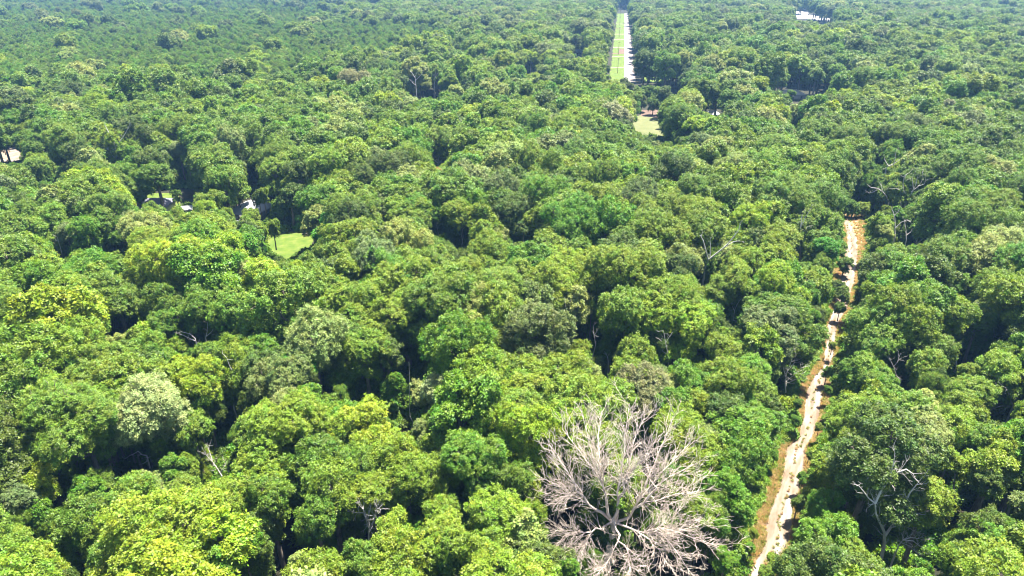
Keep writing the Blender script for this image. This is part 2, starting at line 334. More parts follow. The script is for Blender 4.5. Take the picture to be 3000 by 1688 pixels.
# crowns read from the photograph: u, v, radius in px, colour, style
HAND = """248 357 30 y l;349 295 35 d o;757 264 36 y l;190 167 22 p o;272 194 28 p o;559 246 20 q a;50 291 45 b o;310 272 26 p o;175 408 95 l o;947 419 26 o a
505 466 55 k l;640 439 26 y a;827 446 62 l o;912 478 62 m o;466 545 22 y a;268 540 58 Y l;963 128 24 d o;1508 60 22 Y l;1563 50 22 Y l;1291 120 50 d o
1345 140 38 d l;1109 202 42 d o;1217 205 42 p a;1039 241 42 q o;1202 307 52 P o;1446 322 48 y l;1563 365 50 k o;1800 332 46 q o;1667 439 60 b o;1287 512 40 o o
1800 543 38 q o;1605 246 20 q a;1889 179 38 d l;1951 186 38 k l;1466 155 28 p a;1582 427 40 m o;1516 466 30 k l;1892 468 55 m o;1640 155 40 p o;1167 423 28 y l
2221 252 30 Y l;2078 380 34 Y a;2602 388 28 y a;2679 377 46 b f;2776 326 34 q a;2524 82 22 y o;2485 175 78 d o;2350 186 58 d o;2757 458 60 m o;2815 458 42 p o
2738 560 60 y o;2252 447 66 l o;2388 495 55 y l;2854 268 58 b o;2730 58 36 q o;2807 128 30 p o;2932 280 34 y l;2039 505 46 y l;2524 241 58 m o;2905 505 60 p o;2427 291 38 y l
264 626 50 y o;963 668 46 K a;602 696 52 y a;870 790 60 Y f;757 812 58 P l;458 808 52 p l;524 808 38 y l;136 812 128 l o;485 890 62 m l;660 882 64 m o
796 909 34 k a;349 1006 34 p l;524 1075 36 Y a;873 1084 56 K l;776 1026 56 k l;912 979 64 k l;446 1026 64 l o;136 948 62 m o;272 968 48 m l;431 1185 112 P o
39 676 66 m o;194 676 60 b o;388 650 55 b o;600 618 46 Y f;904 832 50 m o;990 790 58 d o;1128 603 44 b o;1039 626 30 k l;1202 700 56 l o;1264 715 46 m l
1349 618 64 y o;1485 599 56 m o;1827 590 42 q o;1718 591 46 y o;1873 676 84 y o;1718 690 26 K a;1555 773 88 k l;1698 735 54 l o;1369 863 32 K a;1272 890 100 l o
1438 925 44 b o;1563 962 104 B o;1310 1018 44 K a;1698 878 56 p a;1834 909 92 y l;1931 832 70 y o;1776 998 72 k o;1621 1064 48 k l;1446 1005 56 y f;1039 987 56 m o
1136 1026 50 d o;1466 1084 56 m l;1834 1084 56 y o;1194 812 52 m o;1058 851 46 d o;1834 804 52 d o;2427 727 36 K l;2272 762 58 y o;2030 851 50 y l;2233 909 66 m o
2116 1020 82 y l;2194 1065 50 m l;2330 905 46 m o;2660 909 96 y o;2757 890 50 b o;2738 735 100 m o;2615 745 66 l o;2893 754 84 p o;2574 649 40 y l;2963 665 36 b o
2058 609 56 m o;2893 618 76 y o;2490 1080 34 k l;2640 1076 56 m l;2835 1084 52 y l;2932 987 60 m o;2350 793 50 m o;2355 860 44 k l;2058 929 60 k o
169 1285 55 k l;78 1179 72 d o;843 1218 74 p l;745 1277 66 m o;921 1355 82 m o;510 1365 38 k a;650 1390 42 k l;110 1402 54 Y a;39 1465 58 b o;255 1426 40 k a
384 1453 82 m o;529 1453 60 l l;235 1531 76 m o;412 1551 74 l o;647 1571 92 Y a;627 1650 60 k a;784 1453 74 m o;921 1512 64 m o;39 1571 66 y o;118 1669 76 y o
314 1620 64 l o;882 1649 66 p a;1071 1230 72 Y l;1294 1150 60 P l;1235 1257 46 p a;1470 1218 92 l o;1392 1345 102 k l;1196 1402 76 y o;1059 1355 66 m o;1510 1414 60 m l
1294 1492 54 y o;1529 1551 72 p a;1157 1551 74 y a;1392 1630 84 y l;1078 1649 66 m o;1666 1670 42 k a;1960 1190 66 k l;1990 1400 44 k l;2137 1210 72 d o
2235 1159 54 m l;2235 1238 50 k l;2059 1277 52 p l;2176 1340 66 k o;2110 1434 58 k l;2170 1470 52 k l;2110 1540 58 k o;2125 1640 54 k l;2470 1235 52 y l;2500 1310 58 y l
2431 1375 46 y l;2410 1480 46 k l;2431 1571 70 k l;2330 1670 62 m l;2510 1640 64 l o;2706 1277 92 p o;2784 1336 74 y a;2706 1188 56 p a;2862 1277 72 m o;2960 1179 70 d o
2725 1512 66 y l;2902 1400 66 d o;2882 1551 60 d l;2945 1532 52 k l;2666 1640 60 m o;2823 1655 66 d o;560 1250 52 m o;690 1180 50 m l;600 1010 42 m o;330 1120 44 m o
1180 1120 40 d l;1000 1290 44 y l;1640 1190 46 m l;1740 1140 52 y o;1560 1140 44 m l;2020 1130 60 k l;1930 1010 58 m l;1700 790 44 y o;1950 700 44 k l;2200 850 44 y l
2560 1030 48 k l;2476 772 22 m l!;2350 1392 14 k o!;2334 1230 16 k o!;2372 1330 12 m a!;2440 1010 12 y l!;2468 740 12 k l!;2530 800 16 y l!;2462 900 16 m l!;2198 1600 16 k o!;2352 1405 12 k l!;2400 1250 12 y l!;2338 1180 14 k l!;2428 1140 12 k o!;2210 1560 14 y o!;2338 1560 16 k l!;2270 1330 14 k o!;1900 264 20 m o!;1930 272 20 l o!;1868 268 20 m l!;1880 292 18 d o!;1915 300 18 m l!;1860 312 20 k o!;1945 300 20 d o!;1850 335 18 k o!;2500 606 22 k o!;2470 600 22 m o!;2530 606 20 y o!;2452 835 24 d o!;2470 858 24 m o!;2425 1085 18 k l!;2340 1470 22 m l!;2275 1650 30 y l!;2245 1680 24 l l!;2740 1020 48 m o;2870 930 50 m o;2780 820 50 l o;2900 840 56 y o;2600 830 48 k o;2560 920 42 m l;2580 1150 54 k l;2800 1170 54 y l;60 1060 58 m o"""
STY = {'o': 'oak', 'l': 'lobed', 'a': 'airy', 'f': 'feather'}

# dark openings in the canopy: u, v, radius
GAPS = [(1085, 1150, 26), (1085, 1100, 22), (1194, 1040, 22), (1194, 1090, 20), (1165, 1185, 20), (1185, 1250, 16), (1116, 672, 22), (830, 630, 22), (850, 655, 22), (627, 1262, 14), (627, 1300, 14), (176, 1450, 20),
        (815, 1568, 36), (860, 1590, 26), (235, 1378, 18), (98, 1583, 10), (1345, 1446, 22), (1627, 1375, 14), (2784, 1390, 22), (2882, 1455, 26), (2815, 1030, 20), (2850, 1050, 16), (524, 540, 34), (570, 545, 26), (470, 560, 30),
        (730, 485, 20), (740, 520, 20), (735, 550, 18), (2485, 580, 26), (2540, 590, 16), (2570, 470, 20), (2060, 1040, 12), (1880, 1330, 18), (1880, 1280, 14), (2455, 880, 10), (340, 965, 12), (800, 560, 20), (960, 1140, 16),
        (300, 720, 14), (370, 745, 14), (1980, 230, 8), (2420, 245, 14), (2330, 250, 10), (40, 420, 12), (1910, 325, 12), (2470, 1110, 8), (2840, 860, 12)]

# ------------------------------------------------------------------ dead trees: strokes in view pixels, built at one real distance
def grow(mb, p, d, L, r, lvl, spread=.6, up=.25, kids=3, wob=.16):
    """a bending limb with side shoots"""
    n = 4; pts = [np.array(p)]; rs = [r]; dd = unit(np.array(d, float))
    for i in range(n):
        dd = unit(dd + rng.normal(0, wob, 3) + np.array([0, 0, up*.25])); pts.append(pts[-1] + dd*L/n); rs.append(max(r*(1-(i+1)/n*.72), .014))
    mb.tube(pts, rs, 5 if lvl > 1 else (4 if lvl else 3))
    if lvl <= 0: return
    for j in range(kids):
        t = rng.uniform(.25, 1.0) if j else 1.0
        i = min(int(t*n), n-1); q = pts[i] + (pts[i+1]-pts[i])*(t*n-i)
        ax = unit(rng.normal(size=3)); ax = unit(ax - dd*(ax@dd))
        grow(mb, q, unit(dd + ax*spread*rng.uniform(.5, 1.3)), L*rng.uniform(.42, .68), max(r*.42*(1.15-t*.45), .02), lvl-1, spread, up, kids, wob)

PROT = []        # (u, v, Y distance): points of the view that no crown standing nearer may cover
def protect(u, v, Y, m=-.3): PROT.append((u, v, Y, m))

def snag(name, base_uv, hbase, strokes, label, r0=.28, m=None, twigs=2, lvl=2, cat='dead tree', group=None, depth=.25, tl=1.6):
    """base_uv = lowest point seen, hbase = its height above the ground; strokes = [(widthfactor, [(u,v),...])]"""
    m = m or M_GREYD; r0 *= .74
    B = G(*base_uv, z=hbase); Y = B.y
    root = empty(name, (B.x, B.y, 0)); O = np.array([B.x, B.y, 0])
    tb = MB(); tb.tube([(0, 0, -.3), (rng.normal(0, .2), rng.normal(0, .2), hbase*.5), (0, 0, hbase)], [r0*1.3, r0*1.1, r0], 7)
    first = True; off = {}
    if tuple(strokes[0][1][0]) != tuple(base_uv): strokes = [(strokes[0][0], [tuple(base_uv)]+strokes[0][1])]+strokes[1:]
    for wf, st in strokes:
        pts = []; dy = off.get(st[0], 0.0); run = rng.uniform(-depth, depth)
        prev = None
        for i, (u, v) in enumerate(st):
            if prev is not None:
                P0 = PY(u, v, Y); step = (P0 - PY(*prev, Y)).length; dy += run*step + rng.normal(0, .08)
            if i == 0 and (u, v) == tuple(base_uv): dy = 0
            off[(u, v)] = dy
            pts.append(np.array(PY(u, v, Y+dy)) - O); prev = (u, v); protect(u, v, Y, .45)
        rr = np.linspace(r0*wf, max(r0*wf*.35, .03), len(pts))
        if first: mb = tb; first = False
        else: mb = MB()
        mb.tube(pts, rr, 6)
        d = unit(pts[-1]-pts[-2])
        for _ in range(twigs):
            grow(mb, pts[-1], unit(d+rng.normal(0, .4, 3)), tl*rng.uniform(.6, 1.2), max(rr[-1]*.7, .03), lvl-1, .7, .3, 3)
        for i in range(1, len(pts)):
            for _ in range(twigs):
                t = rng.random(); q = pts[i-1]*(1-t)+pts[i]*t
                grow(mb, q, unit(d*.4+rng.normal(0, .7, 3)), tl*rng.uniform(.4, 1.0), max(rr[i]*.4, .025), lvl-1, .7, .3, 2)
        if mb is not tb: obj('limb', mb.mesh('limb', m, True), root)
    obj('trunk', tb.mesh('trunk', m, True), root)
    return tag(root, label, cat, group or 'bare dead trees standing in the woods')

# the great bleached tree
def hero():
    fork = G(1800, 1535, 8.0); O = np.array([fork.x, fork.y, 0]); Y = fork.y
    root = empty('dead_tree', (fork.x, fork.y, 0)); tag(root, 'huge bleached pinkish-grey dead tree with a wide fan of bare twigs', 'dead tree', 'bare dead trees standing in the woods')
    tb = MB(); tb.tube([(-.6, -.4, -.3), (-.4, -.2, 4), (0, 0, 8), (.3, .3, 9.5)], [.58, .44, .38, .28], 9)
    obj('trunk', tb.mesh('trunk', M_DEAD, True), root)
    # limbs as seen: end point in view and real height of the tip
    ends = [(1700, 1200, 21), (1600, 1290, 17), (1640, 1240, 20), (1760, 1190, 23), (1850, 1165, 24), (1890, 1210, 23), (1960, 1240, 20), (2010, 1310, 17), (2020, 1370, 15),
            (1620, 1460, 12), (1590, 1400, 14), (1640, 1560, 9), (2060, 1530, 12), (2090, 1600, 10), (1980, 1500, 13), (2030, 1440, 14), (1700, 1620, 8), (1850, 1680, 9), (1960, 1660, 9), (1760, 1330, 20), (1900, 1340, 20), (1740, 1700, 8), (2030, 1700, 7)]
    hubs = [(1690, 1440, 13.5), (1760, 1400, 16), (1840, 1385, 17), (1925, 1430, 14.5), (1900, 1555, 10.5), (1715, 1560, 9.5), (1840, 1620, 8.5)]
    LEAD = []
    for hu in hubs:
        Hp = np.array(G(*hu)) - O; s0 = np.array([rng.normal(0, .15), rng.normal(0, .15), 7.2+rng.uniform(0, 1.6)]); n = 6
        pts = [s0*(1-i/n)+Hp*i/n + rng.normal(0, .16, 3)*(0 < i < n) + np.array([0, 0, -.5*math.sin(i/n*math.pi)]) for i in range(n+1)]
        r0 = .24 if hu[2] > 12 else .16
        for q in pts: uu, vv, _ = proj(*(q+O)); protect(uu, vv, q[1]+O[1], .5)
        mb = MB(); mb.tube(pts, np.linspace(r0, r0*.5, n+1), 8); LEAD.append((pts, r0))
        for i in range(2, n+1):
            grow(mb, pts[i], unit(unit(Hp-s0)+rng.normal(0, .7, 3)), rng.uniform(1.5, 3), .06, 2, .6, .4, 3)
        obj('limb', mb.mesh('limb', M_DEAD, True), root)
    for k, (u, v, h) in enumerate(ends):
        E = np.array(G(u, v, h)) - O; E = E*.95 + np.array([0, 0, 7.0])*.05 if u < 1900 else E*1.06 - np.array([0, 0, 8.0])*.06
        pl, r0 = min(LEAD, key=lambda q: np.linalg.norm(q[0][-1]-E)+random.random()*1.5)
        j = random.randint(3, 6); s0 = pl[j]; ld = unit(pl[j]-pl[j-1])
        L = np.linalg.norm(E-s0); mb = MB(); n = 7
        pts = [s0]
        for i in range(1, n+1):
            t = i/n; c1 = s0+ld*L*.35; q = s0*(1-t)**2+2*c1*t*(1-t)+E*t*t; pts.append(q + rng.normal(0, .12, 3))
        r = .036+.0075*L; rs = [max(r*(1-.78*i/n), .035) for i in range(n+1)]
        mb.tube(pts, rs, 6)
        for i in range(1, n+1):
            d = unit(pts[i]-pts[i-1])
            for _ in range(3 if i < 4 else 5):
                t = rng.random(); q = pts[i-1]*(1-t)+pts[i]*t
                ax = unit(rng.normal(size=3)); ax = unit(ax-d*(ax@d))
                grow(mb, q, unit(d*1.1+ax*rng.uniform(.45, 1.3)), rng.uniform(1.2, 3.0), max(rs[i]*.5, .028), 2, .7, .2, 3, .14)
        obj('limb', mb.mesh('limb', M_DEAD, True), root)
        for t in (.35, .7, 1): p = s0*(1-t)+E*t+O; uu, vv, _ = proj(*p); protect(uu, vv, p[1], .3)
hero()
for q in ((1800, 1580), (1800, 1540), (1795, 1620), (1770, 1560), (1830, 1560)): protect(*q, G(*q, 5).y)
S = snag
S('dead_tree', (2062, 815), 7, [(1, [(2062, 815), (2066, 785), (2075, 762)]), (.8, [(2075, 762), (2100, 742), (2125, 722), (2145, 700), (2165, 672), (2168, 655)]), (.7, [(2075, 762), (2068, 735), (2060, 705), (2052, 690)]),
   (.5, [(2125, 722), (2150, 708), (2166, 706)]), (.5, [(2080, 755), (2082, 730), (2080, 705)])], 'forked grey snag with one long limb reaching right', .34, twigs=1, tl=1.3)
S('dead_tree', (2345, 755), 6, [(1, [(2345, 755), (2342, 700), (2346, 660), (2350, 628)]), (.5, [(2346, 665), (2358, 640), (2374, 612)]), (.4, [(2344, 690), (2358, 675), (2366, 664)])], 'tall brown-grey dead trunk between emerald bush and forked snag', .3, twigs=1, tl=1.2)
S('dead_tree', (2621, 697), 7, [(1, [(2621, 697), (2622, 660), (2620, 630), (2612, 612)]), (.55, [(2624, 668), (2640, 652), (2655, 645), (2668, 650)]), (.4, [(2620, 632), (2632, 620), (2640, 605)])], 'pale dead trunk with a crooked side limb beside the track end', .3, twigs=1, tl=1.0)
S('dead_tree', (2655, 705), 7, [(1, [(2655, 705), (2654, 675), (2650, 650), (2648, 640)]), (.6, [(2655, 690), (2668, 680), (2672, 672)])], 'thin pale dead stem just right of the crooked dead trunk', .16, twigs=1, tl=.9)
S('dead_tree', (2682, 718), 5, [(1, [(2682, 718), (2697, 706), (2710, 694)]), (.6, [(2684, 712), (2688, 700), (2694, 692)])], 'leaning whitish dead log sticking out of the canopy', .32, twigs=0)
S('dead_tree', (2652, 600), 8, [(1, [(2652, 600), (2664, 578), (2676, 556)]), (.7, [(2664, 578), (2648, 562), (2645, 540), (2650, 515), (2660, 508)]), (.6, [(2676, 556), (2684, 538), (2688, 518)]), (.5, [(2670, 562), (2692, 545), (2704, 525), (2702, 505)]),
   (.5, [(2676, 556), (2672, 520), (2684, 500)]), (.5, [(2650, 565), (2635, 555), (2622, 552)]), (.4, [(2690, 545), (2708, 540), (2712, 528)])], 'tangled many-limbed bleached dead tree behind the yellow-green dome', .3, twigs=1, tl=1.8)
S('dead_tree', (2605, 590), 8, [(1, [(2605, 590), (2595, 572), (2586, 562)]), (.7, [(2586, 562), (2570, 552), (2552, 550), (2544, 543)]), (.5, [(2586, 562), (2582, 545), (2574, 532)]), (.4, [(2570, 556), (2556, 564), (2546, 566)])], 'low dead tree with limbs spreading left past the track end', .3, twigs=1, tl=1.5)
S('dead_tree', (2594, 510), 10, [(1, [(2594, 510), (2596, 492), (2602, 488)]), (.9, [(2602, 488), (2590, 465)]), (.8, [(2602, 488), (2622, 478), (2638, 466)]), (.6, [(2618, 480), (2624, 460), (2624, 446)])], 'broken pinkish dead top with crossed splintered limbs', .34, twigs=1, tl=1.4)
S('dead_tree', (2590, 1600), 6, [(1, [(2590, 1600), (2592, 1562), (2580, 1535), (2566, 1505), (2564, 1475)]), (.8, [(2590, 1575), (2610, 1545), (2640, 1505), (2652, 1475), (2665, 1445), (2685, 1420)]), (.7, [(2564, 1475), (2580, 1440), (2600, 1412), (2630, 1385)]),
   (.5, [(2600, 1412), (2615, 1370), (2620, 1345)]), (.5, [(2630, 1385), (2655, 1375), (2675, 1388)]), (.5, [(2564, 1475), (2545, 1460), (2530, 1440), (2515, 1422)]), (.4, [(2566, 1470), (2568, 1440), (2562, 1405)]), (.5, [(2640, 1505), (2668, 1502), (2696, 1506)]), (.4, [(2572, 1455), (2600, 1452), (2620, 1450)]), (.4, [(2610, 1545), (2640, 1540), (2665, 1548)])],
   'large Y-shaped grey dead tree with drooping mossy twigs near the track', .3, twigs=2, tl=1.5)
S('dead_tree', (2620, 1630), 5, [(1, [(2620, 1630), (2632, 1600), (2645, 1582)]), (.7, [(2645, 1582), (2675, 1585), (2700, 1605), (2712, 1622)]), (.6, [(2645, 1582), (2668, 1575), (2690, 1578)]), (.5, [(2640, 1590), (2665, 1600), (2680, 1615)])], 'low white dead branch fan below the Y-shaped dead tree', .16, twigs=3, tl=1.2)
S('dead_tree', (1080, 1570), 7, [(1, [(1080, 1570), (1082, 1545), (1078, 1520)]), (.6, [(1082, 1550), (1094, 1525), (1100, 1498)]), (.6, [(1080, 1545), (1070, 1515), (1064, 1492)]), (.5, [(1078, 1520), (1082, 1500), (1086, 1485)]), (.4, [(1064, 1502), (1050, 1502), (1038, 1502)]), (.5, [(1090, 1540), (1100, 1515), (1104, 1490)])],
   'small silvery vase-shaped dead tree with dense twigs', .13, twigs=3, tl=1.1)
S('dead_tree', (650, 1395), 6, [(1, [(650, 1395), (636, 1372), (622, 1352)]), (.7, [(622, 1352), (610, 1340), (602, 1330)]), (.6, [(622, 1352), (618, 1335), (612, 1318)]), (.5, [(645, 1385), (655, 1372), (658, 1360)])], 'reddish-grey leaning bare sapling at a dark gap', .13, twigs=3, tl=.9)
S('dead_shrub', (2300, 1125), 3, [(1, [(2300, 1125), (2305, 1090), (2318, 1060)]), (.8, [(2300, 1120), (2325, 1100), (2345, 1080)]), (.7, [(2302, 1105), (2295, 1080), (2300, 1045)]), (.7, [(2305, 1090), (2328, 1062), (2330, 1038)]), (.6, [(2300, 1125), (2318, 1118), (2340, 1108)])],
   'brownish-grey bare twiggy bush left of the sandy side opening', .12, twigs=4, tl=1.5, cat='dead shrub')
S('dead_tree', (1958, 1070), 7, [(1, [(1958, 1070), (1956, 1035), (1950, 1005), (1944, 970)]), (.5, [(1956, 1040), (1945, 1032), (1940, 1028)]), (.4, [(1950, 1005), (1958, 992), (1962, 985)]), (.4, [(1951, 1010), (1938, 1000), (1932, 995)])], 'thin upright grey dead top left of the upper track', .13, twigs=1, tl=.9)
S('dead_tree', (340, 480), 9, [(1, [(340, 480), (340, 440), (336, 425)]), (.8, [(336, 425), (328, 405), (315, 382), (308, 368)]), (.8, [(340, 428), (355, 410), (368, 390), (378, 370)]), (.5, [(318, 440), (308, 430), (302, 422)]), (.5, [(340, 470), (326, 450), (322, 440)])], 'forked whitish snag rising before the back woods', .32, twigs=1, tl=2)
S('dead_tree', (1220, 278), 8, [(1, [(1220, 278), (1218, 245), (1216, 225)]), (.7, [(1218, 250), (1206, 240), (1200, 232)]), (.6, [(1216, 228), (1206, 212), (1200, 205)]), (.6, [(1218, 235), (1235, 218), (1245, 200)])], 'white forked dead stem within the pale distant tree', .3, twigs=1, tl=2.5)
S('dead_tree', (1533, 702), 9, [(1, [(1533, 702), (1534, 688), (1530, 682)]), (.8, [(1530, 682), (1518, 680), (1504, 684)]), (.7, [(1532, 684), (1528, 672), (1526, 666)]), (.7, [(1534, 688), (1546, 676), (1552, 672)])], 'small arching pinkish dead tip above a rich green crown', .2, twigs=1, tl=1.3)
S('dead_tree', (183, 758), 8, [(1, [(183, 758), (180, 735), (172, 710), (168, 695)])], 'slim pale bare stem, righthand one of a leaning pair', .13, twigs=1, tl=1, group='pair of slim bare stems')
S('dead_tree', (176, 752), 8, [(1, [(176, 752), (170, 735), (160, 715)])], 'short slim bare stem, outer one of a leaning pair', .12, twigs=1, tl=1, group='pair of slim bare stems')
S('dead_tree', (686, 1200), 6, [(1, [(686, 1200), (683, 1150), (684, 1110), (682, 1085)]), (.6, [(683, 1090), (672, 1072), (664, 1048)]), (.5, [(684, 1110), (692, 1092), (694, 1080)])], 'tall thin bare trunk forking left above pale crowns', .18, twigs=1, tl=1.2)
S('dead_tree', (576, 1010), 9, [(1, [(576, 1010), (572, 992), (556, 978), (530, 972)]), (.7, [(574, 1000), (552, 990), (536, 982)])], 'bare white limb lying over pale green crowns', .14, twigs=1, tl=1)
S('dead_tree', (602, 990), 9, [(1, [(602, 990), (607, 972), (608, 945)]), (.8, [(604, 986), (616, 976), (624, 968)])], 'upright bare stick beside the white leaning limb', .12, twigs=1, tl=.8)
S('dead_tree', (432, 1342), 6, [(1, [(430, 1335), (415, 1332), (405, 1322), (392, 1330), (378, 1336), (368, 1344)]), (.7, [(432, 1342), (430, 1352), (420, 1358)]), (.7, [(432, 1342), (452, 1334), (466, 1346)])], 'twisted white dead limb hanging below the big cream crown', .16, twigs=1, tl=.7)
S('dead_tree', (1201, 1220), 3, [(1, [(1201, 1220), (1199, 1180), (1200, 1120), (1198, 1060)])], 'straight slender bare pole in the dark forest gap', .12, twigs=0)
S('dead_tree', (1358, 722), 6, [(1, [(1352, 722), (1356, 705), (1352, 690), (1356, 672)])], 'thin crooked pale trunk between mid green crowns', .15, twigs=1, tl=.8)
S('dead_tree', (1285, 690), 7, [(1, [(1285, 690), (1281, 670), (1279, 655)])], 'short pale stick poking from a light crown', .14, twigs=1, tl=.7)
S('dead_tree', (2157, 940), 6, [(1, [(2148, 940), (2152, 910), (2158, 895), (2168, 878)]), (.6, [(2152, 912), (2146, 898), (2142, 890)])], 'pale thin forked stem over mid green trees left of the track', .15, twigs=1, tl=1)
S('dead_tree', (1672, 970), 7, [(1, [(1672, 970), (1668, 930), (1670, 890)]), (.7, [(1668, 935), (1678, 905), (1686, 880)]), (.7, [(1668, 930), (1658, 905), (1655, 885)])], 'several slim white stems showing through a thin pale crown', .12, twigs=1, tl=1)
S('dead_tree', (1745, 1010), 7, [(1, [(1745, 1010), (1740, 980), (1738, 955)]), (.6, [(1740, 985), (1748, 972), (1752, 965)])], 'short white bare stem right of the grey-green dome', .12, twigs=1, tl=.8)
S('dead_tree', (2912, 985), 5, [(1, [(2912, 985), (2911, 970), (2912, 958)]), (.8, [(2912, 985), (2925, 992), (2945, 983)])], 'pale broken trunk over a dark gap at the woods edge', .2, twigs=0)
S('dead_tree', (2802, 1075), 3, [(1, [(2802, 1075), (2801, 1040), (2800, 1010)])], 'bare grey trunk standing in a dark opening', .18, twigs=1, tl=.8)
S('dead_tree', (2795, 1470), 2, [(1, [(2795, 1470), (2794, 1430), (2798, 1388)])], 'stout grey trunk in shade below a dark gap', .3, twigs=0)
S('dead_tree', (2955, 1500), 4, [(1, [(2955, 1500), (2960, 1465), (2974, 1425)])], 'smooth leaning grey trunk with no branches', .22, twigs=0)
S('dead_tree', (2968, 1190), 7, [(1, [(2968, 1190), (2958, 1165), (2950, 1140)]), (.7, [(2968, 1190), (2930, 1190), (2905, 1200), (2892, 1215)])], 'drooping pale dead limbs over olive crowns', .18, twigs=3, tl=1.6)
S('dead_tree', (2640, 1115), 6, [(1, [(2625, 1100), (2618, 1075), (2608, 1055)]), (.6, [(2618, 1075), (2628, 1062), (2632, 1052)])], 'thin whitish twigs above pale green crown right of track', .12, twigs=2, tl=1.2)
S('dead_tree', (1782, 1060), 7, [(1, [(1782, 1060), (1780, 1045)])], 'tiny white stub among rich green crowns', .1, twigs=2, tl=.8)
S('dead_tree', (1272, 250), 8, [(1, [(1272, 250), (1274, 225), (1276, 200)]), (.8, [(1273, 230), (1282, 215)])], 'grey distant snag right of the pale forked one', .4, twigs=1, tl=2.5)
S('dead_tree', (1555, 200), 8, [(1, [(1555, 205), (1556, 175)])], 'reddish distant broken trunk', .4, twigs=0)
S('dead_tree', (1976, 424), 3, [(1, [(1975, 421), (1958, 412), (1948, 400), (1944, 392)])], 'curved white dead limb beside the pale lawn', .3, twigs=1, tl=1.5)
S('dead_tree', (1283, 480), 9, [(1, [(1285, 485), (1283, 475)]), (.8, [(1284, 478), (1272, 470)]), (.8, [(1284, 478), (1294, 470)])], 'low tuft of white dead twigs above an orange-tinged crown', .3, twigs=3, tl=2.5)
S('dead_tree', (2329, 370), 9, [(1, [(2325, 372), (2322, 350)])], 'short pale bare stem in light green distant crowns', .22, twigs=2, tl=1.6)

# ------------------------------------------------------------------ protect visible ground
def prot_ribbon(rows, v0, v1, step, skip=()):
    for v in np.arange(v0, v1, step):
        if any(a <= v <= b for a, b in skip): continue
        l, r = lerp_rows(rows, v)
        Y = G(0, v).y
        for t in (.04, .35, .65, .96): protect(l+(r-l)*t, v, Y-1)
prot_ribbon(VERGE, 622, 1688, 12, [(758, 785), (826, 880), (1062, 1112)])
for u, v in SPUR: protect(u, v, G(u, v).y-1)
def prot_poly(px, n=3, h=0):
    c = np.mean(px, 0)
    for a, b in zip(px, px[1:]+px[:1]):
        for k in range(n):
            q = np.array(a)*(1-k/n)+np.array(b)*k/n
            for s in (.9, .45): e = c+(q-c)*s; protect(e[0], e[1], G(e[0], e[1], h).y-2)
prot_poly(LAWN1); prot_poly(LAWN2, 3); prot_poly(LAWN3); prot_poly(CLR); prot_poly([(2328, 31), (2368, 33), (2402, 45), (2440, 53), (2444, 58), (2400, 58), (2335, 52)], 4)
for v in np.arange(46, 222, 5):
    l = 1785+24*(240-v)/200; r = 1860-21*(240-v)/200
    for t in (0.02, .3, .6, .97): protect(l+(r-l)*t, v, G(l, v).y-3)
for u, v, r in GAPS:
    Y = G(u, v, 4).y
    for a in range(6): protect(u+math.cos(a*1.05)*r*.55, v+math.sin(a*1.05)*r*.55, Y)
    protect(u, v, Y)
# buildings
for px, h in (([(676, 600), (728, 588), (765, 600), (765, 632), (700, 628)], 3.5), ([(405, 590), (431, 578), (480, 588), (475, 602), (420, 602)], 3.5), ([(330, 940), (384, 932), (384, 942)], 3),
              ([(537, 605), (556, 603), (556, 614)], 3), ([(2290, 262), (2340, 262), (2335, 280)], 4), ([(2074, 324), (2098, 322), (2096, 332)], 4), ([(155, 468), (178, 468), (178, 475)], 3), ([(120, 532), (158, 524), (158, 534)], 3), ([(1684, 146), (1698, 144), (1697, 152)], 4)):
    cx_, cy_ = np.mean(px, 0)
    for u, v in px: protect(u, v, G(u, v, h).y, .25); protect(cx_+(u-cx_)*1.35, cy_+(v-cy_)*1.7, G(u, v, h).y, .25)

PR = np.array(PROT)
def blocked(X, Y, Z, R, hz=.9, k=1.03):
    """for arrays of crown centres: does a crown cover a protected point?"""
    u, v, d = proj(X, Y, Z); rx = R*F/d; dep = np.arctan2(H-Z, Y)
    ry = F/d*np.sqrt((R*np.sin(dep))**2 + (R*hz*np.cos(dep))**2)
    bad = np.zeros(len(X), bool)
    for pu, pv, pY, pm in PR:
        kk = k*(1.12 if pm > 0 else 1)
        bad |= (((pu-u)/(rx*kk))**2 + ((pv-v)/(ry*kk))**2 < 1) & (Y < pY + R*pm)
    return bad
# ground that must stay free of trunks (world distance)
FREE = []
for v in np.arange(628, 1800, 14): l, r = lerp_rows(VERGE, v); p, q = G(l, v), G(r, v); FREE.append(((p.x+q.x)/2, (p.y+q.y)/2, (q-p).length/2+.6))
SUNNY = [(850, 712, 9), (820, 718, 6), (880, 708, 6), (728, 605, 7), (420, 595, 9), (445, 588, 9), (470, 592, 8), (1890, 365, 9), (1905, 395, 10), (1870, 365, 7), (20, 458, 12), (-20, 455, 12), (546, 605, 4), (2086, 326, 6), (1930, 235, 4),
         (2350, 38, 30), (2385, 50, 30), (2425, 54, 30), (2350, 50, 20), (500, 575, 6), (460, 572, 6), (2315, 266, 8), (1908, 330, 5)]
SUNC = []
SHX, SHY = 5.0*math.sin(SUN_AZ), 5.0*math.cos(SUN_AZ)
for u, v, r in SUNNY:
    p = G(u, v); FREE.append((p.x+SHX*.4, p.y+SHY*.4, r)); FREE.append((p.x+SHX, p.y+SHY, r*.8)); FREE.append((p.x+SHX*1.5, p.y+SHY*1.5, r*.6)); SUNC.append((p.x+SHX*.6, p.y+SHY*.6, r))
FREE = np.array(FREE)

